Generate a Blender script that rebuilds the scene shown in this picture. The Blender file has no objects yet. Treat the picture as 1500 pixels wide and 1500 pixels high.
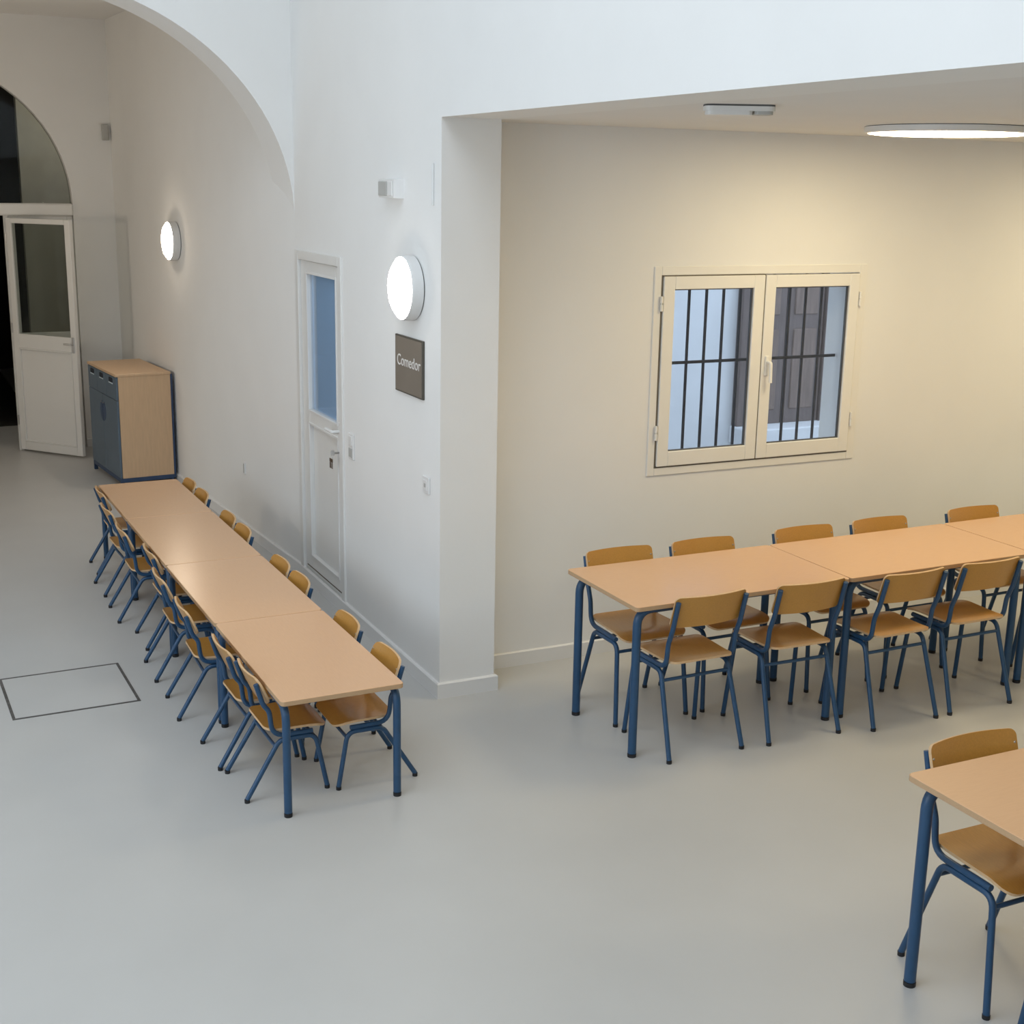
import bpy, math, random
from mathutils import Vector, Matrix

random.seed(4)
scene = bpy.context.scene
COL = scene.collection

# ------------------------------------------------------------------ camera
F_PX, YAW, PITCH, ROLL, CAM_H = 1952.3, 0.450029, 0.241682, 0.0174554, 2.5
cam_data = bpy.data.cameras.new('camera')
cam_data.sensor_fit = 'HORIZONTAL'
cam_data.sensor_width = 36.0
cam_data.lens = 36.0 * F_PX / 1500.0
cam_data.clip_start = 0.05
cam = bpy.data.objects.new('camera', cam_data)
COL.objects.link(cam)
_f = Vector((math.sin(YAW) * math.cos(PITCH), math.cos(YAW) * math.cos(PITCH), -math.sin(PITCH)))
_r0 = Vector((math.cos(YAW), -math.sin(YAW), 0))
_u0 = _r0.cross(_f)
_r = _r0 * math.cos(ROLL) + _u0 * math.sin(ROLL)
_u = -_r0 * math.sin(ROLL) + _u0 * math.cos(ROLL)
cam.matrix_world = Matrix(((_r.x, _u.x, -_f.x, 0), (_r.y, _u.y, -_f.y, 0),
                           (_r.z, _u.z, -_f.z, CAM_H), (0, 0, 0, 1)))
scene.camera = cam

# ------------------------------------------------------------------ view, world, daylight
scene.view_settings.view_transform = 'Standard'
scene.view_settings.look = 'None'
scene.view_settings.exposure = -0.15
scene.view_settings.gamma = 1.0
scene.view_settings.use_curve_mapping = False

world = bpy.data.worlds.new('overcast_sky')
scene.world = world
world.use_nodes = True
bg = world.node_tree.nodes['Background']
bg.inputs['Color'].default_value = (0.74, 0.86, 1.0, 1)      # even overcast sky
bg.inputs['Strength'].default_value = 2.0


def area_light(name, loc, size, size_y, power, color, rot=(0, 0, 0)):
    ld = bpy.data.lights.new(name, 'AREA')
    ld.shape = 'RECTANGLE'
    ld.size, ld.size_y, ld.energy, ld.color = size, size_y, power, color
    o = bpy.data.objects.new(name, ld)
    o.location, o.rotation_euler = loc, rot
    COL.objects.link(o)
    return o


# daylight coming through the roof light over the hall
area_light('skylight_daylight', (-1.0, 1.9, 6.96), 4.4, 6.4, 125, (0.93, 0.97, 1.0))
# daylight through the big window in the opposite wall of the hall
area_light('window_daylight', (-4.17, 2.6, 2.55), 2.7, 6.2, 62, (0.91, 0.96, 1.0), (0, -math.pi / 2, 0))

# ------------------------------------------------------------------ materials


def mat(name, color, rough=0.5, metal=0.0, noise=0.0, scale=8.0, bump=0.0, bscale=120.0, stretch=None,
        spec=0.5, coat=0.0):
    m = bpy.data.materials.new(name)
    m.use_nodes = True
    nt = m.node_tree
    b = nt.nodes['Principled BSDF']
    b.inputs['Base Color'].default_value = (*color, 1)
    b.inputs['Roughness'].default_value = rough
    b.inputs['Metallic'].default_value = metal
    b.inputs['Specular IOR Level'].default_value = spec
    b.inputs['Coat Weight'].default_value = coat
    tc = nt.nodes.new('ShaderNodeTexCoord')
    src = tc.outputs['Object']
    if stretch:
        mp = nt.nodes.new('ShaderNodeMapping')
        mp.inputs['Scale'].default_value = stretch
        nt.links.new(src, mp.inputs['Vector'])
        src = mp.outputs['Vector']
    if noise > 0:
        n = nt.nodes.new('ShaderNodeTexNoise')
        n.inputs['Scale'].default_value = scale
        n.inputs['Detail'].default_value = 5
        nt.links.new(src, n.inputs['Vector'])
        r = nt.nodes.new('ShaderNodeValToRGB')
        r.color_ramp.elements[0].position = 0.3
        r.color_ramp.elements[1].position = 0.7
        r.color_ramp.elements[0].color = (*[c * (1 - noise) for c in color], 1)
        r.color_ramp.elements[1].color = (*[min(1, c * (1 + noise)) for c in color], 1)
        nt.links.new(n.outputs['Fac'], r.inputs['Fac'])
        nt.links.new(r.outputs['Color'], b.inputs['Base Color'])
    if bump > 0:
        n2 = nt.nodes.new('ShaderNodeTexNoise')
        n2.inputs['Scale'].default_value = bscale
        n2.inputs['Detail'].default_value = 4
        nt.links.new(src, n2.inputs['Vector'])
        bp = nt.nodes.new('ShaderNodeBump')
        bp.inputs['Strength'].default_value = bump
        bp.inputs['Distance'].default_value = 0.01
        nt.links.new(n2.outputs['Fac'], bp.inputs['Height'])
        nt.links.new(bp.outputs['Normal'], b.inputs['Normal'])
    return m


def emit(name, color, strength):
    m = bpy.data.materials.new(name)
    m.use_nodes = True
    b = m.node_tree.nodes['Principled BSDF']
    b.inputs['Base Color'].default_value = (0.9, 0.9, 0.9, 1)
    b.inputs['Emission Color'].default_value = (*color, 1)
    b.inputs['Emission Strength'].default_value = strength
    return m


def glass(name, tint=(1, 1, 1), refl=0.08):
    m = bpy.data.materials.new(name)
    m.use_nodes = True
    nt = m.node_tree
    nt.nodes.clear()
    out = nt.nodes.new('ShaderNodeOutputMaterial')
    t = nt.nodes.new('ShaderNodeBsdfTransparent')
    t.inputs['Color'].default_value = (*tint, 1)
    g = nt.nodes.new('ShaderNodeBsdfGlossy')
    g.inputs['Roughness'].default_value = 0.02
    mx = nt.nodes.new('ShaderNodeMixShader')
    lw_ = nt.nodes.new('ShaderNodeLayerWeight')          # thin-pane reflectance, same from both faces
    lw_.inputs['Blend'].default_value = 0.5
    pw = nt.nodes.new('ShaderNodeMath')
    pw.operation = 'POWER'
    pw.inputs[1].default_value = 5.0
    ma = nt.nodes.new('ShaderNodeMath')
    ma.operation = 'MULTIPLY_ADD'
    ma.inputs[1].default_value = 0.95
    ma.inputs[2].default_value = refl * 0.5
    nt.links.new(lw_.outputs['Facing'], pw.inputs[0])
    nt.links.new(pw.outputs[0], ma.inputs[0])
    nt.links.new(ma.outputs[0], mx.inputs['Fac'])
    nt.links.new(t.outputs['BSDF'], mx.inputs[1])
    nt.links.new(g.outputs['BSDF'], mx.inputs[2])
    nt.links.new(mx.outputs['Shader'], out.inputs['Surface'])
    return m


M = {}
M['wall'] = mat('white_plaster', (0.86, 0.86, 0.845), 0.85, noise=0.012, scale=2.5, bump=0.03, bscale=60, spec=0.25)
M['ceil'] = mat('ceiling_paint', (0.83, 0.82, 0.80), 0.9, noise=0.01, scale=3, spec=0.2)
M['floor'] = mat('grey_poured_floor', (0.53, 0.53, 0.515), 0.40, noise=0.03, scale=1.6, bump=0.01, bscale=30, spec=0.4)
M['skirt'] = mat('skirting_white', (0.80, 0.80, 0.79), 0.4)
M['white'] = mat('white_lacquer', (0.80, 0.80, 0.78), 0.35, noise=0.01, scale=4)
M['cream'] = mat('cream_white_lacquer', (0.86, 0.85, 0.81), 0.4, noise=0.01, scale=4)
M['seal'] = mat('dark_gap_seal', (0.16, 0.14, 0.11), 0.8, noise=0.1)
M['shadowgap'] = mat('grey_rubber_gasket', (0.10, 0.10, 0.10), 0.7, noise=0.1)
M['blue'] = mat('blue_powder_coat', (0.018, 0.068, 0.150), 0.34, noise=0.05, scale=30)
M['cap'] = mat('black_rubber', (0.012, 0.012, 0.014), 0.6, noise=0.1)
M['top'] = mat('beech_laminate', (0.73, 0.445, 0.25), 0.26, noise=0.02, scale=14, stretch=(1.2, 14, 14), spec=0.45)
M['edge'] = mat('beech_edge', (0.52, 0.34, 0.19), 0.5, noise=0.10, scale=20, stretch=(2, 20, 40))
M['ply'] = mat('varnished_beech_ply', (0.53, 0.262, 0.052), 0.30, noise=0.06, scale=12, stretch=(2, 14, 14), coat=0.15)
M['plyedge'] = mat('ply_edge', (0.66, 0.44, 0.24), 0.6, noise=0.08, scale=40)
M['rivet'] = mat('steel_rivet', (0.55, 0.5, 0.42), 0.35, 0.8, noise=0.05)
M['cabwood'] = mat('beech_board', (0.64, 0.44, 0.27), 0.45, noise=0.05, scale=6, stretch=(10, 10, 1.0))
M['cabblue'] = mat('blue_grey_board', (0.10, 0.145, 0.195), 0.45, noise=0.04, scale=10)
M['cabblue2'] = mat('blue_cabinet_frame', (0.03, 0.06, 0.13), 0.45, noise=0.05, scale=10)
M['hole'] = mat('dark_cutout', (0.012, 0.018, 0.03), 0.8, noise=0.1)
M['sign'] = mat('taupe_sign_plate', (0.20, 0.17, 0.138), 0.4, noise=0.04, scale=6)
M['signedge'] = mat('taupe_sign_edge', (0.085, 0.075, 0.058), 0.5, noise=0.05)
M['letter'] = mat('white_letters', (0.75, 0.73, 0.70), 0.5, noise=0.02)
M['blind'] = mat('steel_blue_film', (0.50, 0.68, 0.86), 0.35, noise=0.03, scale=2, spec=0.3)
M['blindlight'] = mat('pale_blue_film_edge', (0.62, 0.72, 0.80), 0.4, noise=0.02)
M['glass'] = glass('window_glass', (0.93, 0.96, 1.0))
M['dglass'] = glass('door_glass', (0.80, 0.82, 0.80), 0.03)
M['iron'] = mat('dark_iron', (0.035, 0.035, 0.045), 0.5, 0.2, noise=0.1)
M['extwall'] = mat('patio_plaster', (0.78, 0.79, 0.80), 0.9, noise=0.04, scale=3, bump=0.1, bscale=20)
M['extwood'] = mat('weathered_brown_door', (0.17, 0.135, 0.125), 0.7, noise=0.15, scale=5, stretch=(8, 8, 1))
M['extwood2'] = mat('pale_brown_door_panel', (0.22, 0.165, 0.14), 0.7, noise=0.15, scale=5, stretch=(8, 8, 1))
M['extfloor'] = mat('patio_paving', (0.4, 0.4, 0.4), 0.9, noise=0.1)
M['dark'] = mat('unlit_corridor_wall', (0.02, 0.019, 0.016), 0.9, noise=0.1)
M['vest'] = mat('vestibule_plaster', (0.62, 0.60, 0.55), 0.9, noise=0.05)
M['opal_warm'] = emit('opal_diffuser_warm', (1.0, 0.815, 0.49), 19.5)
M['opal_wall'] = emit('opal_diffuser_white', (1.0, 0.93, 0.84), 26)
M['opal_far'] = emit('opal_diffuser_soft', (1.0, 0.83, 0.64), 48)
M['opal_dim'] = emit('opal_diffuser_dim', (1.0, 0.9, 0.75), 75)
M['hatchline'] = mat('hatch_metal_frame', (0.115, 0.11, 0.105), 0.6, 0.3, noise=0.25, scale=40)
M['plastic'] = mat('white_plastic', (0.80, 0.80, 0.79), 0.4, noise=0.01)
M['greyplastic'] = mat('grey_plastic', (0.48, 0.48, 0.46), 0.5, noise=0.02)
M['steel'] = mat('brushed_steel', (0.6, 0.6, 0.6), 0.3, 0.9, noise=0.05)
M['key'] = mat('dark_brass_key', (0.12, 0.085, 0.06), 0.4, 0.7, noise=0.05)

# ------------------------------------------------------------------ mesh helpers


class MB:
    def __init__(self):
        self.v, self.f, self.mi = [], [], []

    def add(self, verts, faces, mi=0):
        o = len(self.v)
        self.v += [tuple(p) for p in verts]
        self.f += [tuple(i + o for i in f) for f in faces]
        self.mi += [mi] * len(faces)
        return self

    def box(self, a, b, mi=0):
        x0, y0, z0 = [min(p, q) for p, q in zip(a, b)]
        x1, y1, z1 = [max(p, q) for p, q in zip(a, b)]
        v = [(x0, y0, z0), (x1, y0, z0), (x1, y1, z0), (x0, y1, z0),
             (x0, y0, z1), (x1, y0, z1), (x1, y1, z1), (x0, y1, z1)]
        f = [(0, 3, 2, 1), (4, 5, 6, 7), (0, 1, 5, 4), (1, 2, 6, 5), (2, 3, 7, 6), (3, 0, 4, 7)]
        return self.add(v, f, mi)

    def bevbox(self, a, b, r=0.003, mi=0):
        """box with chamfered edges (24 verts)"""
        lo = [min(p, q) for p, q in zip(a, b)]
        hi = [max(p, q) for p, q in zip(a, b)]
        r = min(r, *[(h - l) * 0.45 for l, h in zip(lo, hi)])
        vs, idx = [], {}
        for sx in (0, 1):
            for sy in (0, 1):
                for sz in (0, 1):
                    for ax in range(3):
                        s = (sx, sy, sz)
                        p = []
                        for k in range(3):
                            e = hi[k] if s[k] else lo[k]
                            if k != ax:
                                e += -r if s[k] else r
                            p.append(e)
                        idx[(s, ax)] = len(vs)
                        vs.append(tuple(p))
        fs = []
        for ax in range(3):
            u, w = (ax + 1) % 3, (ax + 2) % 3
            for side in (0, 1):
                q = []
                for (a1, b1) in ((0, 0), (1, 0), (1, 1), (0, 1)):
                    s = [0, 0, 0]
                    s[ax], s[u], s[w] = side, a1, b1
                    q.append(idx[(tuple(s), ax)])
                fs.append(tuple(q) if side else tuple(reversed(q)))
        for ax in range(3):
            u, w = (ax + 1) % 3, (ax + 2) % 3
            for a1 in (0, 1):
                for b1 in (0, 1):
                    s0, s1 = [0, 0, 0], [0, 0, 0]
                    s0[ax], s1[ax] = 0, 1
                    s0[u] = s1[u] = a1
                    s0[w] = s1[w] = b1
                    s0, s1 = tuple(s0), tuple(s1)
                    q = (idx[(s0, u)], idx[(s1, u)], idx[(s1, w)], idx[(s0, w)])
                    fs.append(q if a1 == b1 else tuple(reversed(q)))
        for s in [(i, j, k) for i in (0, 1) for j in (0, 1) for k in (0, 1)]:
            q = (idx[(s, 0)], idx[(s, 1)], idx[(s, 2)])
            fs.append(q if sum(s) % 2 else tuple(reversed(q)))
        return self.add(vs, fs, mi)

    def sweep(self, pts, r, seg=10, mi=0):
        pts = [Vector(p) for p in pts]
        n = len(pts)
        tan = []
        for i in range(n):
            a = pts[max(0, i - 1)]
            b = pts[min(n - 1, i + 1)]
            tan.append((b - a).normalized())
        ref = Vector((0, 0, 1)) if abs(tan[0].z) < 0.9 else Vector((1, 0, 0))
        nrm = (ref - tan[0] * ref.dot(tan[0])).normalized()
        vs, fs = [], []
        for i in range(n):
            if i:
                nrm = (nrm - tan[i] * nrm.dot(tan[i])).normalized()
            bi = tan[i].cross(nrm)
            for k in range(seg):
                t = 2 * math.pi * k / seg
                vs.append(pts[i] + (nrm * math.cos(t) + bi * math.sin(t)) * r)
        for i in range(n - 1):
            for k in range(seg):
                k2 = (k + 1) % seg
                fs.append((i * seg + k, i * seg + k2, (i + 1) * seg + k2, (i + 1) * seg + k))
        fs.append(tuple(reversed(range(seg))))
        fs.append(tuple((n - 1) * seg + k for k in range(seg)))
        return self.add(vs, fs, mi)

    def lathe(self, prof, mtx, seg=40, mi=0):
        """prof: (r, h) list, revolved about local +Z then moved with mtx"""
        vs, fs = [], []
        rings = []
        for (r, h) in prof:
            if r < 1e-6:
                rings.append([len(vs)])
                vs.append(mtx @ Vector((0, 0, h)))
            else:
                rings.append([len(vs) + k for k in range(seg)])
                for k in range(seg):
                    t = 2 * math.pi * k / seg
                    vs.append(mtx @ Vector((r * math.cos(t), r * math.sin(t), h)))
        for a, b in zip(rings, rings[1:]):
            for k in range(seg):
                k2 = (k + 1) % seg
                if len(a) == 1 and len(b) > 1:
                    fs.append((a[0], b[k], b[k2]))
                elif len(b) == 1 and len(a) > 1:
                    fs.append((a[k], b[0], a[k2]))
                elif len(a) > 1:
                    fs.append((a[k], b[k], b[k2], a[k2]))
        return self.add(vs, fs, mi)

    def prism(self, outline, axis, a, b, mi=0):
        """outline 2-D polygon extruded along axis ('y': outline is x,z / 'z': x,y / 'x': y,z)"""
        def P(p, t):
            return {'y': (p[0], t, p[1]), 'z': (p[0], p[1], t), 'x': (t, p[0], p[1])}[axis]
        n = len(outline)
        vs = [P(p, a) for p in outline] + [P(p, b) for p in outline]
        fs = [tuple(range(n)), tuple(reversed(range(n, 2 * n)))]
        for i in range(n):
            j = (i + 1) % n
            fs.append((i, i + n, j + n, j))
        return self.add(vs, fs, mi)

    def plate(self, outline, fn, th, rings=5, mi=0, mi_edge=None):
        """thin shell: rings of a 2-D outline shrunk to its centre, mapped by fn(u, v) -> Vector, thickness th"""
        n = len(outline)
        cu = sum(p[0] for p in outline) / n
        cv = sum(p[1] for p in outline) / n

        def N(u, v):
            e = 1e-3
            return (fn(u + e, v) - fn(u - e, v)).cross(fn(u, v + e) - fn(u, v - e)).normalized()
        layers = []
        vs, fs, ms = [], [], []
        for sgn in (0.5, -0.5):
            rr = []
            c = len(vs)
            vs.append(fn(cu, cv) + N(cu, cv) * th * sgn)
            for k in range(1, rings + 1):
                s = k / rings
                ring = []
                for (u, v) in outline:
                    uu, vv = cu + (u - cu) * s, cv + (v - cv) * s
                    ring.append(len(vs))
                    vs.append(fn(uu, vv) + N(uu, vv) * th * sgn)
                rr.append(ring)
            for i in range(n):
                j = (i + 1) % n
                t = (c, rr[0][i], rr[0][j])
                fs.append(t if sgn > 0 else tuple(reversed(t)))
                ms.append(mi)
                for k in range(rings - 1):
                    q = (rr[k][i], rr[k + 1][i], rr[k + 1][j], rr[k][j])
                    fs.append(q if sgn > 0 else tuple(reversed(q)))
                    ms.append(mi)
            layers.append(rr[-1])
        for i in range(n):
            j = (i + 1) % n
            fs.append((layers[0][i], layers[1][i], layers[1][j], layers[0][j]))
            ms.append(mi if mi_edge is None else mi_edge)
        o = len(self.v)
        self.v += [tuple(p) for p in vs]
        self.f += [tuple(i + o for i in f) for f in fs]
        self.mi += ms
        return self

    def build(self, name, mats, parent=None, smooth=False, loc=None, rot=None):
        me = bpy.data.meshes.new(name)
        me.from_pydata(self.v, [], self.f)
        mats = mats if isinstance(mats, (list, tuple)) else [mats]
        for m in mats:
            me.materials.append(m)
        me.polygons.foreach_set('material_index', self.mi)
        me.update()
        if smooth:
            me.polygons.foreach_set('use_smooth', [True] * len(me.polygons))
            if hasattr(me, 'set_sharp_from_angle'):
                me.set_sharp_from_angle(angle=math.radians(40))
        o = bpy.data.objects.new(name, me)
        COL.objects.link(o)
        if loc is not None:
            o.location = loc
        if rot is not None:
            o.rotation_euler = rot
        if parent is not None:
            o.parent = parent
        return o


def tag(o, label, cat, group=None):
    o['label'], o['category'] = label, cat
    if group:
        o['group'] = group
    return o


def struct(o):
    o['kind'] = 'structure'
    return o


def thing(name, label, cat, loc=(0, 0, 0), rz=0.0, group=None):
    o = bpy.data.objects.new(name, None)
    o.empty_display_size = 0.1
    o.location = loc
    o.rotation_euler = (0, 0, rz)
    COL.objects.link(o)
    return tag(o, label, cat, group)


def copy_tree(o, parent=None):
    c = o.copy()
    COL.objects.link(c)
    c.parent = parent
    for ch in list(o.children):
        copy_tree(ch, c)
    return c


def fillet(pts, rad, steps=6):
    """polyline with rounded corners"""
    pts = [Vector(p) for p in pts]
    rads = rad if isinstance(rad, (list, tuple)) else [rad] * (len(pts) - 2)
    out = [pts[0]]
    for i in range(1, len(pts) - 1):
        p, a, b = pts[i], pts[i - 1], pts[i + 1]
        da, db = (a - p), (b - p)
        la, lb = da.length, db.length
        da.normalize()
        db.normalize()
        ang = da.angle(db)
        d = min(rads[i - 1] / math.tan(ang / 2), la * 0.49, lb * 0.49)
        s, e = p + da * d, p + db * d
        for k in range(steps + 1):
            t = k / steps
            out.append(s * (1 - t) ** 2 + p * 2 * t * (1 - t) + e * t ** 2)
    out.append(pts[-1])
    return out


def rrect(x0, x1, y0, y1, r, n=4):
    """rounded rectangle outline, counter-clockwise; r = one radius or four (x1y0, x1y1, x0y1, x0y0)"""
    rs = r if isinstance(r, (list, tuple)) else [r] * 4
    out = []
    for (cx, cy, a0, q) in ((x1, y0, -90, 0), (x1, y1, 0, 1), (x0, y1, 90, 2), (x0, y0, 180, 3)):
        rr = rs[q]
        ox = cx - rr if cx == x1 else cx + rr
        oy = cy - rr if cy == y1 else cy + rr
        for k in range(n + 1):
            t = math.radians(a0 + 90 * k / n)
            out.append((ox + rr * math.cos(t), oy + rr * math.sin(t)))
    return out


def densify(outline, step):
    out = []
    n = len(outline)
    for i in range(n):
        a, b = outline[i], outline[(i + 1) % n]
        d = math.hypot(b[0] - a[0], b[1] - a[1])
        k = max(1, int(d / step))
        for j in range(k):
            t = j / k
            out.append((a[0] + (b[0] - a[0]) * t, a[1] + (b[1] - a[1]) * t))
    return out


# ------------------------------------------------------------------ the rooms
XW = 2.402            # face of the long wall
YC = 5.77             # corner of the opening into the side room
XJ = 2.70             # inner face of the long wall
YB = 6.04             # window wall of the side room
YA = 8.10             # arch across the hall
ZS = 2.785            # side room ceiling and lintel
ZT = 7.0              # hall ceiling
YF = 12.97            # end wall
KF = 0.055            # the wall beyond the arch runs slightly inwards


def xfar(y):
    return XW - KF * (y - YA)


struct(MB().box((-4.2, -3.2, -0.1), (8.6, 19.0, 0.0)).build('floor', M['floor']))

# long wall with the door opening (door 7.20..8.08, z 0..2.085)
DY0, DY1, DZ = 7.20, 8.08, 2.085
w = MB()
w.box((XW, YC, 0), (XJ, DY0, ZT))
w.box((XW, DY0, DZ), (XJ, DY1, ZT))
w.box((XW, DY1, 0), (XJ, YA + .40, ZT))
w.box((XW + 0.22, DY0, 0), (XJ, DY1, DZ))
struct(w.build('wall_left', M['wall']))
struct(MB().box((XW, -3.2, ZS), (XJ, YC, ZT)).build('wall_lintel', M['wall']))

# wall beyond the arch
struct(MB().add([(XW, YA + .0, 0), (xfar(YF + .3), YF + .3, 0), (XJ + .1, YF + .3, 0), (XJ + .1, YA + .0, 0),
                 (XW, YA + .0, 3.86), (xfar(YF + .3), YF + .3, 3.86), (XJ + .1, YF + .3, 3.86), (XJ + .1, YA + .0, 3.86)],
                [(0, 3, 2, 1), (4, 5, 6, 7), (0, 1, 5, 4), (1, 2, 6, 5), (2, 3, 7, 6), (3, 0, 4, 7)]
                ).build('wall_left_far', M['wall']))

# arch across the hall
ACX, ACZ, AR, AB = 0.90, 2.27, 1.502, 1.30
ol = [(-4.2, 0), (ACX - AR, 0), (ACX - AR, ACZ)]
for k in range(1, 56):
    t = math.pi - math.pi * k / 56
    ol.append((ACX + AR * math.cos(t), ACZ + AB * math.sin(t)))
ol += [(XW - .001, ACZ), (XW + .0, ACZ), (XW + .0, ZT), (-4.2, ZT)]
arch = struct(MB().prism(ol, 'y', YA, YA + .40).build('wall_arch', M['wall'], smooth=True))

# end wall with the arched doorway
ECX, ECZ, ER = 0.56, 2.255, 1.205
ol = [(-1.6, 0), (ECX - ER, 0), (ECX - ER, ECZ)]
for k in range(1, 36):
    t = math.pi - math.pi * k / 36
    ol.append((ECX + ER * math.cos(t), ECZ + ER * math.sin(t)))
ol += [(ECX + ER, ECZ), (ECX + ER, 0), (2.3, 0), (2.3, 3.9), (-1.6, 3.9)]
struct(MB().prism(ol, 'y', YF, YF + 0.16).build('wall_end', M['wall'], smooth=True))
struct(MB().box((-1.75, YA + .40, 0), (-1.6, YF + .3, 3.86)).build('wall_far_side', M['wall']))
struct(MB().box((-1.75, YA + .40, 3.86), (XJ + .1, YF + .3, 4.0)).build('ceiling_far', M['ceil']))

# hall: remaining walls, ceiling with roof light opening
q = MB()
q.box((-4.4, -3.2, 0), (-4.2, -.5, ZT))
q.box((-4.4, 5.7, 0), (-4.2, YA + .40, ZT))
q.box((-4.4, -.5, 0), (-4.2, 5.7, 1.2))
q.box((-4.4, -.5, 3.9), (-4.2, 5.7, ZT))
struct(q.build('wall_right', M['wall']))
q = MB()
for yy in (-.5, 1.03, 2.57, 4.10, 5.64):
    q.bevbox((-4.34, yy, 1.2), (-4.26, yy + .06, 3.9), .003)
for zz in (1.2, 2.5, 3.84):
    q.bevbox((-4.34, -.5, zz), (-4.26, 5.7, zz + .06), .003)
struct(q.build('window_3', M['white']))
struct(MB().box((-4.4, -3.4, 0), (8.6, -3.2, ZT)).build('wall_front', M['wall']))
c = MB()
SX0, SX1, SY0, SY1 = -3.2, 1.2, -1.3, 5.1
c.box((-4.4, -3.4, ZT), (SX0, YA + .40, ZT + .15))
c.box((SX1, -3.4, ZT), (XJ, YA + .40, ZT + .15))
c.box((SX0, -3.4, ZT), (SX1, SY0, ZT + .15))
c.box((SX0, SY1, ZT), (SX1, YA + .40, ZT + .15))
struct(c.build('ceiling', M['ceil']))

# side room
WX0, WX1, WZ0, WZ1 = 3.765, 5.075, 1.018, 2.045
b = MB()
b.box((XJ, YB, 0), (WX0, YB + .26, 3.0))
b.box((WX1, YB, 0), (8.6, YB + .26, 3.0))
b.box((WX0, YB, 0), (WX1, YB + .26, WZ0))
b.box((WX0, YB, WZ1), (WX1, YB + .26, 3.0))
struct(b.build('wall_back', M['wall']))
struct(MB().box((8.4, -3.2, 0), (8.6, YB, 3.0)).build('wall_side_room', M['wall']))
struct(MB().box((XJ, -3.2, ZS), (8.6, YB, ZS + .15)).build('ceiling_side_room', M['ceil']))


def skirting(name, pts, h=0.08, t=0.013):
    """profile swept on a floor polyline; room lies to the left of the path direction"""
    m = MB()
    P = [Vector((p[0], p[1], 0)) for p in pts]
    n = len(P)
    offs = []
    for i in range(n):
        ns = []
        if i:
            d = (P[i] - P[i - 1]).normalized()
            ns.append(Vector((-d.y, d.x, 0)))
        if i < n - 1:
            d = (P[i + 1] - P[i]).normalized()
            ns.append(Vector((-d.y, d.x, 0)))
        s = sum(ns, Vector((0, 0, 0)))
        s = s / max(s.dot(ns[0]), 1e-6)
        offs.append(s)
    prof = [(0, 0), (t, 0), (t, h - .006), (t - .006, h), (0, h)]
    k = len(prof)
    vs = [P[i] + offs[i] * q[0] + Vector((0, 0, q[1])) for i in range(n) for q in prof]
    fs = []
    for i in range(n - 1):
        for j in range(k):
            j2 = (j + 1) % k
            fs.append((i * k + j, (i + 1) * k + j, (i + 1) * k + j2, i * k + j2))
    fs.append(tuple(range(k)))
    fs.append(tuple(reversed(range((n - 1) * k, n * k))))
    return struct(m.add(vs, fs).build(name, M['skirt']))


skirting('baseboard_left', [(XJ, YB), (XJ, YC), (XW, YC), (XW, YA), (xfar(YF), YF)], t=.017)
skirting('baseboard_back', [(8.4, YB), (XJ + .014, YB)])
skirting('baseboard_end', [(xfar(YF) - .014, YF), (ECX + ER + .004, YF)])

# ------------------------------------------------------------------ door in the long wall
d1 = bpy.data.objects.new('door_1', None)
COL.objects.link(d1)
d1.location = (XW, (DY0 + DY1) / 2, 0)
struct(d1)


def dpart(name, boxes, m, parent=d1, r=0.003):
    q = MB()
    for (a, bb) in boxes:
        q.bevbox((a[0] - XW, a[1] - (DY0 + DY1) / 2, a[2]), (bb[0] - XW, bb[1] - (DY0 + DY1) / 2, bb[2]), r)
    return q.build(name, m, parent)


fx0, fx1 = XW - .012, XW + .07
dpart('door_frame', [((fx0, DY0, 0), (fx1, DY0 + .055, DZ)), ((fx0, DY1 - .06, 0), (fx1, DY1, DZ)),
                     ((fx0, DY0 + .055, DZ - .055), (fx1, DY1 - .06, DZ))], M['white'])
ly0, ly1, lx0, lx1 = DY0 + .058, DY1 - .063, XW + .006, XW + .046
gy0, gy1, gz0, gz1 = 7.345, 7.885, 1.125, 1.95
leaf = dpart('door_leaf', [((lx0, ly0, .03), (lx1, gy0, DZ - .058)), ((lx0, gy1, .03), (lx1, ly1, DZ - .058)),
                           ((lx0, gy0, gz1), (lx1, gy1, DZ - .058)), ((lx0, gy0, 1.03), (lx1, gy1, gz0)),
                           ((lx0, gy0, .03), (lx1, gy1, .19)), ((lx0 + .022, gy0, .19), (lx1 - .006, gy1, 1.03))], M['white'])


def bead(name, y0, y1, z0, z1, parent, wd=.014):
    q = MB()
    oy = (DY0 + DY1) / 2
    for (a, bb, c2, dd) in ((y0 - wd, y1 + wd, z0 - wd, z0), (y0 - wd, y1 + wd, z1, z1 + wd),
                            (y0 - wd, y0, z0, z1), (y1, y1 + wd, z0, z1)):
        q.bevbox((lx0 - .005 - XW, a - oy, c2), (lx0 + .004 - XW, bb - oy, dd), .002)
    return q.build(name, M['skirt'], parent)


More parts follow.
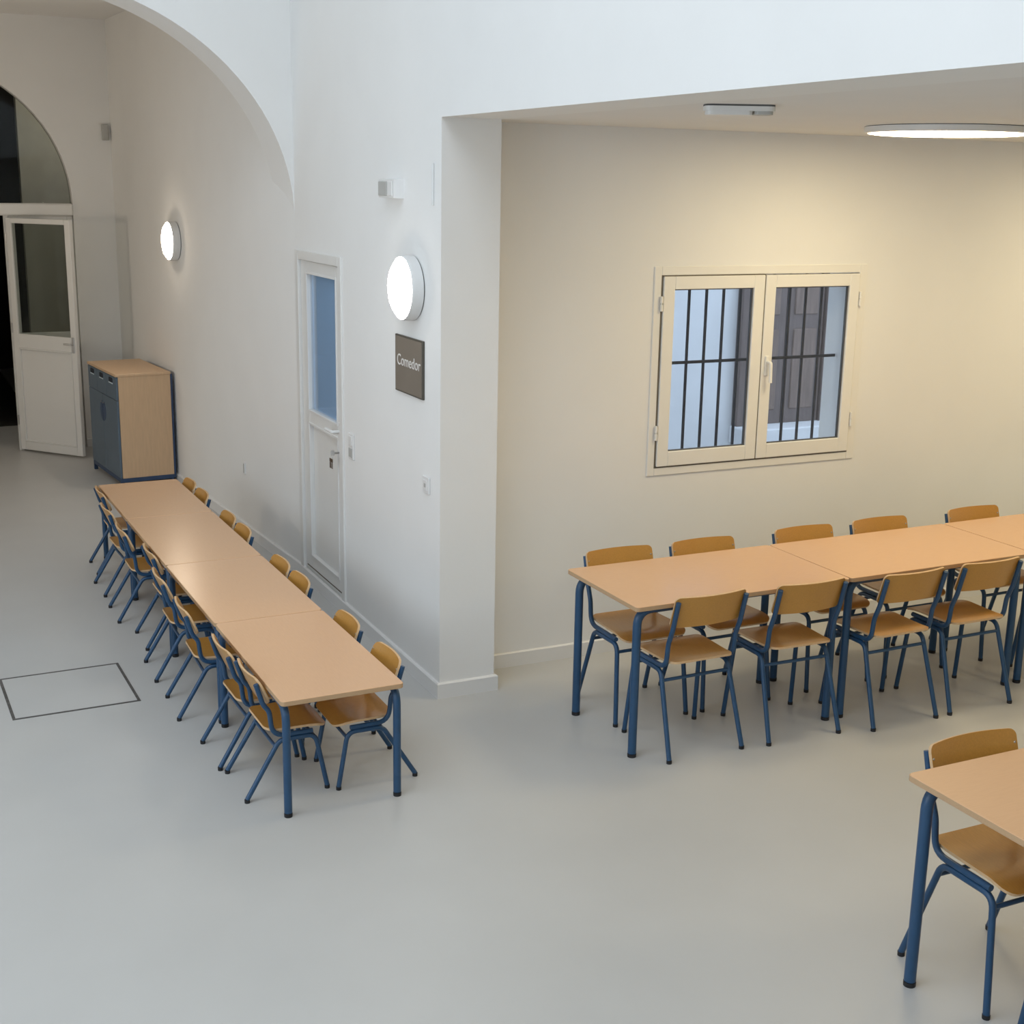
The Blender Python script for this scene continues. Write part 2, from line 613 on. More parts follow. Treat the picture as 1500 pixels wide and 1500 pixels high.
bead('glazing_bead', gy0, gy1, gz0, gz1, leaf)
bead('panel_moulding', gy0, gy1, .19, 1.03, leaf)
dpart('pane', [((lx0 + .018, gy0, gz0), (lx0 + .022, gy1, gz1))], M['glass'], leaf, .0005)
dpart('blue_blind', [((lx0 + .030, gy0, gz0), (lx0 + .034, gy1 - .085, gz1))], M['blind'], leaf, .0005)  # added sheet, its blue standing in for the daylit room behind
dpart('blind_edge_strip', [((lx0 + .029, gy1 - .085, gz0), (lx0 + .034, gy1 - .03, gz1))], M['blindlight'], leaf, .0005)  # pale strip stands in for the reveal seen through the pane
dpart('dark_edge_strip', [((lx0 + .030, gy1 - .03, gz0), (lx0 + .034, gy1, gz1))], M['blind'], leaf, .0005)
dpart('threshold', [((fx0 + .004, DY0 + .055, 0), (fx1, DY1 - .06, .022))], M['seal'])
dpart('bottom_seal', [((lx0 - .003, ly0 + .03, .100), (lx0 + .002, ly1 - .03, .107))], M['seal'], leaf, .001)
q = MB()
oy = (DY0 + DY1) / 2
q.bevbox((lx0 - .008 - XW, 7.272 - oy, .93), (lx0 + .001 - XW, 7.312 - oy, 1.14), .003)
q.build('lock_plate', M['plastic'], leaf)
q = MB()
q.sweep(fillet([(lx0 - XW, 7.292 - oy, 1.085), (lx0 - .05 - XW, 7.292 - oy, 1.085), (lx0 - .05 - XW, 7.41 - oy, 1.085)], .015), .010)
q.build('handle', M['skirt'], leaf, smooth=True)
key = thing('key_bunch', 'small bunch of keys hanging in the lock of the white half glazed door', 'keys', (lx0 - .008, 7.292, .965))
q = MB()
q.bevbox((-.030, -.003, -.010), (0, .003, .002), .001)
q.bevbox((-.052, -.004, -.018), (-.030, .004, .012), .003)
q.build('key_in_lock', M['steel'], key)
q = MB()
ring = [(-.045 + .0 * k, .016 * math.cos(2 * math.pi * k / 16), -.022 + .016 * math.sin(2 * math.pi * k / 16)) for k in range(17)]
q.sweep(ring, .0016, 6)
q.build('key_ring', M['steel'], key, smooth=True)
for s in (-.010, .012, .03):
    q = MB()
    q.bevbox((-.049, s - .008, -.058), (-.045, s + .008, -.036), .002)
    q.bevbox((-.049, s - .003, -.095), (-.045, s + .004, -.058), .001)
    q.build('key', M['key'], key)

# ------------------------------------------------------------------ window
win = bpy.data.objects.new('window_1', None)
COL.objects.link(win)
win.location = (4.42, YB, 0)
struct(win)


def wbox(name, boxes, m, parent=win, r=.003, smooth=False):
    q = MB()
    for (a, bb) in boxes:
        q.bevbox((a[0] - 4.42, a[1] - YB, a[2]), (bb[0] - 4.42, bb[1] - YB, bb[2]), r)
    return q.build(name, m, parent, smooth=smooth)


OX0, OX1, OZ0, OZ1 = 3.718, 5.122, 0.972, 2.092
wbox('window_frame', [((OX0, YB - .008, OZ0), (WX0 - .002, YB + .05, OZ1)), ((WX1 - .004, YB - .008, OZ0), (OX1, YB + .05, OZ1)),
                      ((WX0 - .002, YB - .008, OZ0), (WX1 - .004, YB + .05, WZ0 - .002)),
                      ((WX0 - .002, YB - .008, WZ1), (WX1 - .004, YB + .05, OZ1))], M['cream'])
wbox('rebate_seal', [((WX0 - .004, YB - .009, WZ0 - .004), (WX0 + .004, YB + .03, WZ1 + .002)),
                     ((WX0, YB - .009, WZ0 - .004), (WX1 - .003, YB + .03, WZ0 + .004)),
                     ((WX0, YB - .009, WZ1 - .006), (4.416, YB + .03, WZ1 + .001)),
                     ((4.416, YB - .012, WZ0), (4.424, YB + .03, WZ1))], M['seal'], r=.001)
for (a0, a1, g0, g1, lab) in ((3.772, 4.4165, 3.842, 4.347, 'l'), (4.4235, 5.066, 4.492, 5.0, 'r')):
    s = wbox('sash', [((a0, YB - .018, 1.023), (g0, YB + .02, 2.04)), ((g1, YB - .018, 1.023), (a1, YB + .02, 2.04)),
                      ((g0, YB - .018, 1.023), (g1, YB + .02, 1.103)), ((g0, YB - .018, 1.972), (g1, YB + .02, 2.04))], M['cream'])
    wbox('glazing_gasket', [((g0, YB - .006, 1.103), (g0 + .006, YB + .012, 1.972)), ((g1 - .006, YB - .006, 1.103), (g1, YB + .012, 1.972)),
                            ((g0, YB - .006, 1.103), (g1, YB + .012, 1.108)), ((g0, YB - .006, 1.967), (g1, YB + .012, 1.972))], M['shadowgap'], s, .001)
    wbox('pane', [((g0 + .002, YB + .000, 1.105), (g1 - .002, YB + .004, 1.970))], M['glass'], s, .0005)
    hx = a0 - .012 if lab == 'l' else a1 + .012
    for hz in (1.17, 1.86):
        q = MB()
        for k in range(2):
            q.lathe([(0, k * .042), (.008, k * .042), (.008, k * .042 + .036), (0, k * .042 + .036)],
                    Matrix.Translation((hx - 4.42, -.018, hz)), 10)
        q.lathe([(0, .034), (.004, .034), (.004, .044), (0, .044)], Matrix.Translation((hx - 4.42, -.018, hz)), 8)
        q.build('hinge', M['cream'], s)
q = MB()
q.bevbox((.022, -.030, 1.49), (.048, -.017, 1.60), .004)
q.sweep(fillet([(.035, -.022, 1.565), (.035, -.06, 1.565), (.035, -.065, 1.455)], .012), .010)
q.build('window_handle', M['cream'], win, smooth=True)

# iron grille outside the panes
gr = bpy.data.objects.new('window_grille', None)
COL.objects.link(gr)
gr.location = (4.42, YB + .17, 0)
tag(gr, 'dark iron bars fixed outside the two pane window', 'grille')
for k in range(11):
    x = 3.94 - .1125 + .1125 * k
    q = MB().sweep([(x - 4.42, 0, WZ0 + .006), (x - 4.42, 0, WZ1 - .006)], .0085, 8)
    q.build('bar', M['iron'], gr, smooth=True)
MB().bevbox((WX0 + .004 - 4.42, -.016, 1.550), (WX1 - .004 - 4.42, -.009, 1.567), .002).build('flat_bar', M['iron'], gr)

# light-well outside
struct(MB().box((2.9, 9.2, -0.1), (9.0, 9.4, 5.0)).build('wall_patio_opposite', M['extwall']))
pd = thing('patio_door', 'brown wooden door in the white courtyard wall seen through the window', 'door', (6.95, 9.2, 0.55))
q = MB()
for (x0, x1, z0, z1) in ((-.47, -.39, 0, 2.3), (.39, .47, 0, 2.3), (-.39, .39, 2.2, 2.3)):
    q.bevbox((x0, -.08, z0), (x1, .0, z1), .006)
q.build('door_frame', M['extwood'], pd)
for (x0, x1) in ((-.385, -.005), (.005, .385)):
    lf = MB().bevbox((x0, -.05, 0.0), (x1, -.005, 2.19), .004).build('door_leaf', M['extwood'], pd)
    for (z0, z1) in ((.12, .8), (.92, 2.05)):
        MB().bevbox((x0 + .07, -.062, z0), (x1 - .07, -.045, z1), .01).build('door_panel', M['extwood2'], lf)
tag(MB().bevbox((6.46, 8.92, .40), (8.2, 9.2, .55), .01).build('stone_ledge', M['extwall']),
    'whitewashed ledge below the brown courtyard door outside the window', 'ledge')
struct(MB().box((2.9, YB + .26, -.1), (3.0, 9.2, 5.0)).build('wall_patio_side', M['extwall']))

# ------------------------------------------------------------------ end doorway
dr = bpy.data.objects.new('door_2', None)
COL.objects.link(dr)
dr.location = (ECX, YF + .05, 0)
struct(dr)


def ebox(name, boxes, m, parent=dr, r=.003):
    q = MB()
    for (a, bb) in boxes:
        q.bevbox((a[0] - ECX, a[1] - YF - .05, a[2]), (bb[0] - ECX, bb[1] - YF - .05, bb[2]), r)
    return q.build(name, m, parent)


EX0, EX1 = ECX - ER, ECX + ER
ebox('transom_bar', [((EX0 + .004, YF - .02, 2.145), (EX1 + .0, YF + .09, 2.252))], M['white'], r=.012)
ebox('door_post', [((1.165, YF + .03, 0), (1.205, YF + .09, 2.145))], M['white'])
ebox('door_post', [((.385, YF + .03, 0), (.425, YF + .09, 2.145))], M['white'])
for (x0, x1) in ((1.208, EX1 - .002), (EX0 + .002, .382)):
    sp = ebox('side_panel', [((x0, YF + .04, 0.01), (x0 + .05, YF + .08, 2.142)), ((x1 - .05, YF + .04, 0.01), (x1, YF + .08, 2.142)),
                             ((x0 + .05, YF + .04, 2.08), (x1 - .05, YF + .08, 2.142)), ((x0 + .05, YF + .045, .01), (x1 - .05, YF + .075, 1.09))], M['white'])
    ebox('pane', [((x0 + .05, YF + .055, 1.09), (x1 - .05, YF + .06, 2.08))], M['dglass'], sp, .0005)
# half-round fanlight pane
ol = [(ER * .998 * math.cos(math.pi * k / 32), 2.255 + ER * .998 * math.sin(math.pi * k / 32)) for k in range(33)]
MB().prism(ol, 'y', .04, .045).build('fanlight_pane', M['dglass'], dr)

# open leaf, hinged on the post
lw = .745
lfo = bpy.data.objects.new('open_door_leaf', None)
COL.objects.link(lfo)
lfo.location = (1.190, YF + .012, 0)
lfo.rotation_euler = (0, 0, math.atan2(12.395 - 12.984, 1.664 - 1.184))
tag(lfo, 'white door leaf with a glass upper half standing open at the dark doorway', 'door')
q = MB()
zt = 2.125
for (a, bb) in (((0, -.02, .02), (.062, .02, zt)), ((lw - .062, -.02, .02), (lw, .02, zt)),
                ((.062, -.02, zt - .045), (lw - .062, .02, zt)), ((.062, -.02, .965), (lw - .062, .02, 1.095)),
                ((.062, -.02, .02), (lw - .062, .02, .10)), ((.062, -.008, .10), (lw - .062, .008, .965))):
    q.bevbox(a, bb, .004)
q.build('stiles_and_rails', M['white'], lfo)
MB().bevbox((.062, -.003, 1.095), (lw - .062, .003, zt - .045), .0005).build('pane', M['dglass'], lfo)
q = MB()
for (a, bb) in (((.062, -.024, .10), (.074, -.008, .965)), ((lw - .074, -.024, .10), (lw - .062, -.008, .965)),
                ((.062, -.024, .10), (lw - .062, -.008, .112)), ((.062, -.024, .953), (lw - .062, -.008, .965))):
    q.bevbox(a, bb, .002)
q.build('panel_moulding', M['white'], lfo)
q = MB()
q.bevbox((lw - .048, -.028, .96), (lw - .018, -.019, 1.10), .003)
q.sweep(fillet([(lw - .033, -.02, 1.04), (lw - .033, -.06, 1.04), (lw - .11, -.06, 1.04)], .012), .008)
q.build('handle', M['steel'], lfo, smooth=True)
for hz in (.25, 1.1, 1.9):
    MB().lathe([(0, 0), (.008, 0), (.008, .09), (0, .09)], Matrix.Translation((-.006, -.022, hz)), 8).build('hinge', M['steel'], lfo)

# vestibule behind the doorway; corridor darkness is put into its near-black colour
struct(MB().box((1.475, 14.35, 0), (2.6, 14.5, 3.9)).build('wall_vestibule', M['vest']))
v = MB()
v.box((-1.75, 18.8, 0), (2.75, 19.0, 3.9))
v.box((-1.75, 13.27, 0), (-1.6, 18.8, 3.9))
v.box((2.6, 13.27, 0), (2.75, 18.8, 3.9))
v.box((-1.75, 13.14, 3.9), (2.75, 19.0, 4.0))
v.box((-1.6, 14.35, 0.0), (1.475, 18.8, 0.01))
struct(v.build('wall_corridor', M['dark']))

# ------------------------------------------------------------------ lamps on the wall
# round lamp: local +Z points out of the surface


def plafond(name, label, loc, rot, R, depth, opal, group=None, gap=.006, taper=1.0, bulge=.4):
    t = thing(name, label, 'lamp', loc, 0, group)
    t.rotation_euler = rot
    I = Matrix.Identity(4)
    MB().lathe([(0, 0), (R * .97, 0), (R * .97, gap), (0, gap)], I, 48).build('back_plate', M['shadowgap'], t)  # dark plate colour stands for the shadow gap behind the lamp
    MB().lathe([(R * .85, gap), (R * taper, gap), (R * 1.0, depth * .62), (R * 1.0, depth * .82), (R * .975, depth * .90), (R * .9, depth * .90)], I, 56).build('rim', M['plastic'], t, smooth=True)
    MB().lathe([(R * .955, depth * .84), (R * .955, depth * .93), (R * .90, depth * 1.02), (R * .75, depth * (1 + bulge * .6)), (R * .4, depth * (1 + bulge * .93)), (0, depth * (1 + bulge))], I, 56
               ).build('diffuser', opal, t, smooth=True)
    return t


plafond('wall_lamp', 'round lit white lamp on the wall above the Comedor sign', (XW, 6.12, 1.998), (0, -math.pi / 2, 0), .156, .072,
        M['opal_wall'], 'round wall lamps')
yl = 10.86
plafond('wall_lamp', 'round lit white lamp on the far wall above the low cabinet', (xfar(yl), yl, 2.012),
        (0, -math.pi / 2, math.atan(KF)), .152, .072, M['opal_far'], 'round wall lamps')
for (yy, lab) in ((9.3, 'round lit lamp on the side wall beyond the arch, nearer the arch'), (11.9, 'round lit lamp on the side wall beyond the arch, nearer the doorway')):
    plafond('wall_lamp', lab, (-1.6, yy, 2.012), (0, math.pi / 2, 0), .152, .072, M['opal_far'], 'round wall lamps')  # both unseen, added to brighten the hall beyond the arch
plafond('ceiling_lamp', 'large flat round lit lamp on the side room ceiling', (4.55, 4.88, ZS), (math.pi, 0, 0), .375, .034, M['opal_warm'], gap=.003, taper=1.0, bulge=.1)
plafond('ceiling_lamp', 'second flat round lamp on the side room ceiling, beyond the right edge', (6.9, 4.88, ZS), (math.pi, 0, 0), .375, .034, M['opal_warm'], gap=.003, taper=1.0, bulge=.1)
plafond('ceiling_lamp', 'third flat round lamp on the side room ceiling, nearer the viewer', (5.9, 1.9, ZS), (math.pi, 0, 0), .375, .034, M['opal_warm'], gap=.003, taper=1.0, bulge=.1)

plafond('ceiling_lamp', 'small round lamp on the ceiling of the vestibule behind the doorway', (2.25, 13.75, 3.9), (math.pi, 0, 0), .12, .05, M['opal_dim'])  # unseen lamp, added to brighten the vestibule behind the door glass

# unlit emergency light on the side room ceiling
t = thing('ceiling_emergency_light', 'unlit white oblong emergency light on the ceiling beside the lintel', 'lamp', (2.86, 4.12, ZS), -.45)
MB().prism(rrect(-.125, .125, -.05, .05, .03), 'z', -.006, 0).build('gasket', M['shadowgap'], t)
MB().prism(rrect(-.125, .125, -.05, .05, .025), 'z', -.022, -.006).build('base', M['plastic'], t)
MB().prism(rrect(-.118, .045, -.043, .043, .02), 'z', -.036, -.022).build('diffuser', M['plastic'], t)
MB().prism(rrect(.05, .118, -.043, .043, .02), 'z', -.034, -.022).build('battery_cover', M['greyplastic'], t)

# emergency light on the long wall
t = thing('wall_emergency_light', 'small unlit white box lamp on the wall above the round lamp', 'lamp', (XW, 6.36, 2.418))
q = MB()
q.add([(0, -.115, 0), (0, .115, 0), (-.05, .105, .004), (-.05, -.105, .004), (0, -.115, .095), (0, .115, .095), (-.05, .105, .09), (-.05, -.105, .09)],
      [(0, 1, 2, 3), (4, 7, 6, 5), (3, 2, 6, 7), (0, 3, 7, 4), (2, 1, 5, 6), (1, 0, 4, 5)])
q.build('housing', M['plastic'], t)
MB().bevbox((-.056, -.02, .012), (-.049, .098, .082), .003).build('grey_lens', M['greyplastic'], t)
MB().bevbox((-.056, -.095, .012), (-.049, -.03, .082), .003).build('white_lens', M['plastic'], t)

# sign
sg = thing('comedor_sign', 'dark taupe sign reading Comedor below the round wall lamp', 'sign', (XW, 6.155, 1.612))
MB().bevbox((-.012, -.186, -.143), (0, .186, .143), .002).build('sign_edge', M['signedge'], sg)
MB().bevbox((-.0145, -.178, -.135), (-.011, .178, .135), .001).build('sign_plate', M['sign'], sg)
cu = bpy.data.curves.new('lettering', 'FONT')
cu.body = 'Comedor'
cu.align_x = 'CENTER'
cu.align_y = 'CENTER'
cu.size = .079
cu.extrude = .0008
cu.space_character = 1.02
to = bpy.data.objects.new('lettering_curve', cu)
COL.objects.link(to)
dg = bpy.context.evaluated_depsgraph_get()
me = bpy.data.meshes.new_from_object(to.evaluated_get(dg))
bpy.data.objects.remove(to)
me.materials.clear()
me.materials.append(M['letter'])
lt = bpy.data.objects.new('lettering', me)
COL.objects.link(lt)
lt.parent = sg
lt.location = (-.0155, -.008, .018)
lt.rotation_euler = (math.pi / 2, 0, -math.pi / 2)

# switch, socket, small plates


def plate_box(name, label, cat, loc, h, wd, parts, rz=0.0):
    t = thing(name, label, cat, loc, rz)
    MB().bevbox((-.010, -wd / 2, -h / 2), (0, wd / 2, h / 2), .003).build('cover_plate', M['plastic'], t)
    for (nm, m, y0, y1, z0, z1, dx) in parts:
        MB().bevbox((-.010 - dx, y0, z0), (-.009, y1, z1), .002).build(nm, m, t)
    return t


plate_box('light_switch', 'white double light switch beside the half glazed door', 'switch', (XW, 7.064, 1.04), .15, .082,
          [('rocker', M['plastic'], -.028, .028, .008, .062, .006), ('rocker', M['greyplastic'], -.028, .028, -.062, -.008, .004)])
plate_box('wall_socket', 'small white wall socket near the corner of the opening', 'socket', (XW, 5.934, 1.055), .085, .082,
          [('socket_face', M['plastic'], -.026, .026, -.026, .026, .004), ('socket_hole', M['greyplastic'], -.012, .012, -.012, .010, .005)])
plate_box('blank_cover', 'small pale cover plate low on the far wall', 'cover plate', (xfar(9.25), 9.25, .485), .085, .03,
          [('cap', M['greyplastic'], -.010, .010, -.034, .034, .003)], math.atan(KF))
t = thing('junction_box', 'small grey box high in the far corner of the hall', 'box', (2.085, YF, 2.888))
MB().bevbox((-.03, -.035, -.07), (.03, 0, .07), .004).build('body', M['greyplastic'], t)
MB().bevbox((-.024, -.039, -.062), (.024, -.034, .062), .003).build('lid', M['greyplastic'], t)
plate_box('slim_cover', 'slim white vertical cover strip high beside the opening corner', 'cover strip', (XW, 5.86, 2.49), .19, .012,
          [('strip', M['plastic'], -.004, .004, -.09, .09, .003)])

# floor hatch
h = thing('floor_hatch', 'square flush floor hatch outlined by a thin dark metal frame', 'hatch', (.736, 6.592, 0), .02)
HX, HY = .298, .292
MB().box((-HX + .012, -HY + .012, -.004), (HX - .012, HY - .012, .0012)).build('lid', M['floor'], h)
for (a, bb) in (((-HX, -HY, 0), (HX, -HY + .014, .002)), ((-HX, HY - .014, 0), (HX, HY, .002)),
                ((-HX, -HY + .014, 0), (-HX + .014, HY - .014, .002)), ((HX - .014, -HY + .014, 0), (HX, HY - .014, .002))):
    MB().box(a, bb).build('frame_strip', M['hatchline'], h)

# ------------------------------------------------------------------ tables


def make_table(name, L, W, H, leg_r, label, group, ix, iy):
    """long side along X, origin at the centre on the floor"""
    t = thing(name, label, 'table', group=group)
    th = .022
    top = MB()
    rr = rrect(-L / 2, L / 2, -W / 2, W / 2, .018, 4)
    e = .002
    n = len(rr)
    k1, k2 = (L / 2 - e) / (L / 2), (W / 2 - e) / (W / 2)
    vs = [(x * k1, y * k2, H - th) for x, y in rr] + [(x, y, H - th + e) for x, y in rr] + [(x, y, H - e) for x, y in rr] + [(x * k1, y * k2, H) for x, y in rr]
    fs = [tuple(reversed(range(n))), tuple(range(3 * n, 4 * n))]
    for s in range(3):
        for i in range(n):
            j = (i + 1) % n
            fs.append((s * n + i, s * n + j, (s + 1) * n + j, (s + 1) * n + i))
    top.add(vs, fs)
    top.mi = [1] * len(fs)
    top.mi[1] = 0
    top.mi[0] = 0
    for i in range(2 * n + 2, 3 * n + 2):
        top.mi[i] = 0
    top.build('tabletop', [M['top'], M['edge']], t)
    zi = H - th - leg_r * .62
    xe, ye = L / 2 - ix, W / 2 - iy
    R = .075
    for sx in (-1, 1):
        for sy in (-1, 1):
            p = fillet([(sx * xe, sy * ye, .018), (sx * xe, sy * ye, zi), (sx * (xe - .20), sy * ye, zi)], R, 8)
            lg = MB().sweep(p, leg_r, 14).build('leg', M['blue'], t, smooth=True)
            MB().lathe([(0, 0), (leg_r * 1.02, 0), (leg_r * 1.05, .016), (0, .016)], Matrix.Translation((sx * xe, sy * ye, 0)), 14
                       ).build('foot_cap', M['cap'], lg, smooth=True)
    for sy in (-1, 1):
        MB().sweep([(-(xe - .20), sy * ye, zi), (xe - .20, sy * ye, zi)], leg_r * .62, 10).build('side_rail', M['blue'], t, smooth=True)
    for sx in (-1, 1):
        MB().bevbox((sx * (xe - .16) - .012, -ye, zi - .018), (sx * (xe - .16) + .012, ye, zi + .010), .003).build('cross_rail', M['blue'], t)
    return t


# ------------------------------------------------------------------ chairs


def make_chair(name, label, P, group):
    """faces local +X, rear feet at x = 0, origin on the floor between the rear feet"""
    t = thing(name, label, 'chair', group=group)
    r = P['r']
    S, T, w, wf = P['seat'], P['top'], P['w'], P['wf']
    xr, xf = P['xrail'], P['xfront']
    for s in (-1, 1):
        # back post bending into the seat rail
        pts = fillet([(P['xtop'], s * w, T - .022), (P['xtop'] + (P['xlow'] - P['xtop']) * .55, s * w, S + (T - S) * .52),
                      (P['xlow'], s * w, S + .10), (P['xlow'] + .012, s * w, S - r - .004), (xf - .012, s * w, S - r - .006)],
                     [.12, .12, .06], 6)
        MB().sweep(pts, r, 10).build('back_post', M['blue'], t, smooth=True)
        # leg pair: rear foot, bend under the seat, front foot
        zl = S - 3.0 * r - .004
        mid = (xr + xf) / 2
        for (a, bx) in (((P['foot_r'], s * wf, .014), xr), ((P['foot_f'], s * wf, .014), xf)):
            pts = fillet([a, (bx, s * w, zl), (mid, s * w, zl)], .05, 6)
            lg = MB().sweep(pts, r, 10).build('leg', M['blue'], t, smooth=True)
            d = Vector((bx, s * w, zl)) - Vector(a)
            q = MB()
            e0 = Vector(a) - d.normalized() * .0
            q.lathe([(0, -.0), (r * 1.08, 0), (r * 1.12, .015), (0, .015)], Matrix.Translation((a[0] - .001 * 0, a[1], 0)), 10)
            q.build('foot_cap', M['cap'], lg, smooth=True)
    # cross bars
    for (k, f, hz) in ((P['foot_r'], xr, .88), (P['foot_f'], xf, .90)):
        z = (S - 3 * r) * hz
        x = k + (f - k) * hz
        y = wf + (w - wf) * hz
        MB().sweep([(x, -y, z), (x, y, z)], r * .72, 8).build('cross_bar', M['blue'], t, smooth=True)
    # seat
    sx0, sx1, hw = P['sx0'], P['sx1'], P['hw']
    ol = densify(rrect(sx0, sx1, -hw, hw, [.05, .05, .04, .04], 5), .03)
    ol = [(x, y * (0.90 + 0.10 * (x - sx0) / (sx1 - sx0))) for x, y in ol]

    def fs(u, v):
        k = (u - sx0) / (sx1 - sx0)
        d = max(0, (k - .72) / .28)
        rear = max(0, (.18 - k) / .18)
        return Vector((u, v, S + .008 - P['drop'] * d * d - .008 * math.sin(math.pi * min(1, max(0, k / .8))) * (1 - (v / hw) ** 2) + .006 * rear))
    MB().plate(ol, fs, .010, 7, 0, 1).build('seat', [M['ply'], M['plyedge']], t, smooth=True)
    # backrest
    bh, bw = P['bh'], P['bw']
    ol = densify(rrect(-bw, bw, 0, bh, P['br'], 5), .025)

    def fb(u, v):
        zz = T - bh + v
        k = (T - .022 - zz) / max(1e-4, (T - .022) - (S + .10))
        x = P['xtop'] + (P['xlow'] - P['xtop']) * max(-.15, min(1, k)) + r + .008
        return Vector((x - P['bow'] * (1 - (u / bw) ** 2), u, zz))
    br = MB().plate(ol, fb, .010, 6, 0, 1).build('backrest', [M['ply'], M['plyedge']], t, smooth=True)
    for s in (-1, 1):
        for v in (bh * .3, bh * .72):
            p = fb(s * (w - .004), v)
            MB().lathe([(0, .0), (.005, 0), (.004, .002), (0, .003)], Matrix.Translation(p + Vector((.0055, 0, 0))) @ Matrix.Rotation(math.pi / 2, 4, 'Y'), 8
                       ).build('rivet', M['rivet'], br)
    return t


BIG = dict(r=.0115, seat=.435, top=.765, w=.180, wf=.197, xrail=.125, xfront=.345, foot_r=0.0, foot_f=.385, xtop=.01, xlow=.075,
           sx0=.048, sx1=.405, hw=.182, drop=.022, bh=.150, bw=.186, br=.022, bow=.030)
SML = dict(r=.0105, seat=.285, top=.530, w=.148, wf=.156, xrail=.145, xfront=.300, foot_r=0.0, foot_f=.345, xtop=.052, xlow=.105,
           sx0=.09, sx1=.355, hw=.152, drop=.018, bh=.120, bw=.153, br=.035, bow=.022)

# --- low table row along the wall
lowg = 'low tables in the long row by the wall'
low = make_table('low_table', 1.045, .519, .505, .0165, '', lowg, .023, .024)
tlab = ['low beech table with blue legs, nearest of the four in the row by the wall',
        'low beech table, second from the near end of the row by the wall',
        'low beech table, third from the near end of the row by the wall',
        'low beech table, farthest of the row, next to the cabinet']
ends = [4.803, 5.858, 6.903, 7.990, 8.985]
for i in range(4):
    o = low if i == 0 else copy_tree(low)
    y0, y1 = ends[i] + .003, ends[i + 1] - .003
    yc = (y0 + y1) / 2
    o.location = (1.5875 - .0123 * (yc - 4.8), yc, 0)
    o.rotation_euler = (0, 0, math.pi / 2 + .0123)
    o.scale = ((y1 - y0) / 1.045, 1, 1)
    o['label'] = tlab[i]

ordn = ['first', 'second', 'third', 'fourth', 'fifth', 'sixth', 'seventh', 'eighth']
smg = 'small chairs around the low table row'
small = make_chair('small_chair', '', SML, smg)
floor_side = [(1.229, 5.168, 1.0), (1.203, 5.522, 1.0), (1.163, 6.140, -1.5), (1.162, 6.684, -1.0), (1.208, 7.18, 0.0), (1.148, 7.708, 0.0),
              (1.150, 8.245, 2.0), (1.190, 8.74, 0.0)]
wall_side = [(1.960, 5.135, 180), (1.950, 5.633, 180), (1.937, 6.350, 180), (1.932, 6.686, 180), (1.924, 7.436, 180), (1.920, 7.774, 180),
             (1.911, 8.436, 180), (1.906, 8.773, 180)]
first = True
for side, lst in (('open floor', floor_side), ('wall', wall_side)):
    for i, (x, y, a) in enumerate(lst):
        o = small if first else copy_tree(small)
        first = False
        o.location = (x, y, 0)
        o.rotation_euler = (0, 0, math.radians(a))
        pos = 'nearest the camera' if i == 0 else ('farthest away' if i == 7 else ordn[i] + ' from the near end')
        o['label'] = 'small beech chair, %s side of the low table row, %s' % (side, pos)

# --- taller tables in the side room
tallg = 'tall tables in the side room'
tall = make_table('dining_table', 1.165, .649, .725, .0195, '', tallg, .040, .058)
rows = [(2.888 + .5825, 5.043, 0, 'tall beech table with blue legs, left end of the row under the window'),
        (2.888 + 1.170 + .5825, 5.046, .003, 'tall beech table, second from the left in the row under the window'),
        (2.888 + 2.342 + .5825, 5.051, .003, 'tall beech table, third from the left under the window, cut by the frame'),
        (2.810 + .5825, 2.6125, 0, 'tall beech table at the lower right edge, apart from the row')]
for i, (x, y, a, lab) in enumerate(rows):
    o = tall if i == 0 else copy_tree(tall)
    o.location = (x, y, 0)
    o.rotation_euler = (0, 0, a)
    o['label'] = lab

bgp = 'large chairs in the side room'
big = make_chair('dining_chair', '', BIG, bgp)
spots = []
for i, (x, y, a) in enumerate([(3.240, 4.648, 91), (3.770, 4.624, 88.5), (4.332, 4.573, 91), (4.816, 4.578, 90), (5.62, 4.59, 90)]):
    spots.append((x, y, a, 'large beech chair, viewer side of the table row under the window, %s from left' % ordn[i]))
for i, (x, y, a) in enumerate([(3.228, 5.488, 270), (3.714, 5.482, 270), (4.352, 5.492, 270), (4.862, 5.492, 270), (5.535, 5.492, 270)]):
    spots.append((x, y, a, 'large beech chair, window side of the tall table row, %s from the left' % ordn[i]))
spots.append((3.142, 3.026, 270, 'large beech chair tucked behind the separate table at the lower right'))
spots.append((3.16, 2.14, 90, 'large beech chair on the near side of the separate lower right table'))
for i, (x, y, a, lab) in enumerate(spots):
    o = big if i == 0 else copy_tree(big)
    o.location = (x, y, 0)
    o.rotation_euler = (0, 0, math.radians(a))
    o['label'] = lab

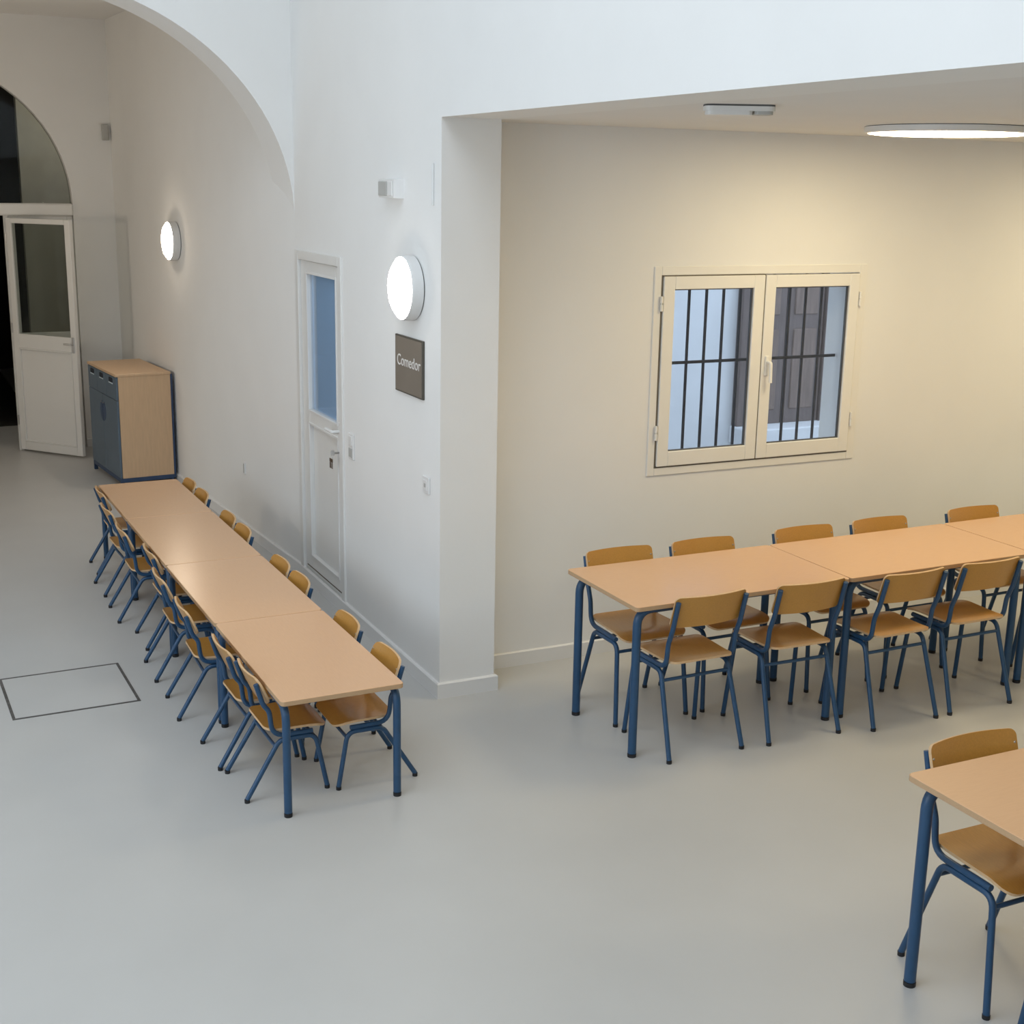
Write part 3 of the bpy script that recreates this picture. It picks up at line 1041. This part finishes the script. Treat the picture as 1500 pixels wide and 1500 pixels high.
# ------------------------------------------------------------------ cabinet by the far wall
ang = math.radians(5.3)
cb = thing('low_cabinet', 'beech cabinet with blue doors and drawers against the far wall', 'cabinet', (1.753, 11.03, 0), ang)
CL, CD, CH = .90, .445, .948        # length along +Y, depth along +X, height
z0 = .085
q = MB()
for (a, bb) in (((0.018, 0, z0), (CD, .019, CH - .019)), ((0.018, CL - .019, z0), (CD, CL, CH - .019)),
                ((.018, .019, z0), (CD, CL - .019, z0 + .019)), ((CD - .008, .019, z0 + .019), (CD, CL - .019, CH - .019)),
                ((.03, .019, .70), (CD - .008, CL - .019, .716))):
    q.bevbox(a, bb, .0015)
q.build('carcass', M['cabwood'], cb)
MB().bevbox((-.006, -.006, CH - .022), (CD + .004, CL + .006, CH), .003).build('top_board', M['cabwood'], cb)
w3 = (CL - .008) / 3
for k in range(3):
    y0 = .002 + k * (w3 + .002)
    dw = MB().bevbox((-.002, y0, .735), (.0165, y0 + w3, CH - .026), .002).build('drawer', M['cabblue'], cb)
    q = MB().prism(rrect(y0 + w3 / 2 - .058, y0 + w3 / 2 + .058, .868, .908, .018), 'x', -.004, -.0019)
    q.build('grip_cutout', M['hole'], dw)
    MB().bevbox((-.006, y0 + w3 / 2 - .06, .858), (-.0018, y0 + w3 / 2 + .06, .867), .001).build('grip_edge', M['blindlight'], dw)
w2 = (CL - .006) / 2
for k in range(2):
    y0 = .002 + k * (w2 + .002)
    do = MB().bevbox((-.002, y0, z0 + .002), (.0165, y0 + w2, .731), .002).build('door', M['cabblue'], cb)
    yc = y0 + (w2 if k == 0 else 0)
    sgn = -1 if k == 0 else 1
    ol = [(yc + sgn * .004, .50)] + [(yc + sgn * (.004 + .085 * math.sin(math.pi * j / 12)), .50 + .085 * (1 - math.cos(math.pi * j / 12))) for j in range(13)]
    MB().prism(ol[1:], 'x', -.004, -.0019).build('half_round_grip', M['cabblue2'], do)
    MB().lathe([(0, 0), (.008, 0), (.008, .008), (0, .008)], Matrix.Translation((-.004, yc + sgn * .03, .66)) @ Matrix.Rotation(-math.pi / 2, 4, 'Y'), 10
               ).build('lock', M['steel'], do)
q = MB()
for (a, bb) in (((0.0, 0, z0 - .035), (CD, .03, z0)), ((0, CL - .03, z0 - .035), (CD, CL, z0)),
                ((0.0, .03, z0 - .035), (.03, CL - .03, z0)), ((CD - .03, .03, z0 - .035), (CD, CL - .03, z0))):
    q.bevbox(a, bb, .002)
q.build('base_frame', M['cabblue2'], cb)
for x in (.0, CD - .03):
    for y in (0, CL - .03):
        MB().bevbox((x, y, 0), (x + .03, y + .03, z0 - .035), .002).build('leg', M['cabblue2'], cb)
MB().bevbox((CD, -.0, z0 - .03), (CD + .018, CL, CH - .02), .002).build('back_panel', M['cabblue2'], cb)

# ------------------------------------------------------------------ roof light frame
q = MB()
for (a, bb) in (((SX0, SY0, ZT), (SX0 + .05, SY1, ZT + .2)), ((SX1 - .05, SY0, ZT), (SX1, SY1, ZT + .2)),
                ((SX0, SY0, ZT), (SX1, SY0 + .05, ZT + .2)), ((SX0, SY1 - .05, ZT), (SX1, SY1, ZT + .2))):
    q.bevbox(a, bb, .003)
struct(q.build('window_2', M['white']))
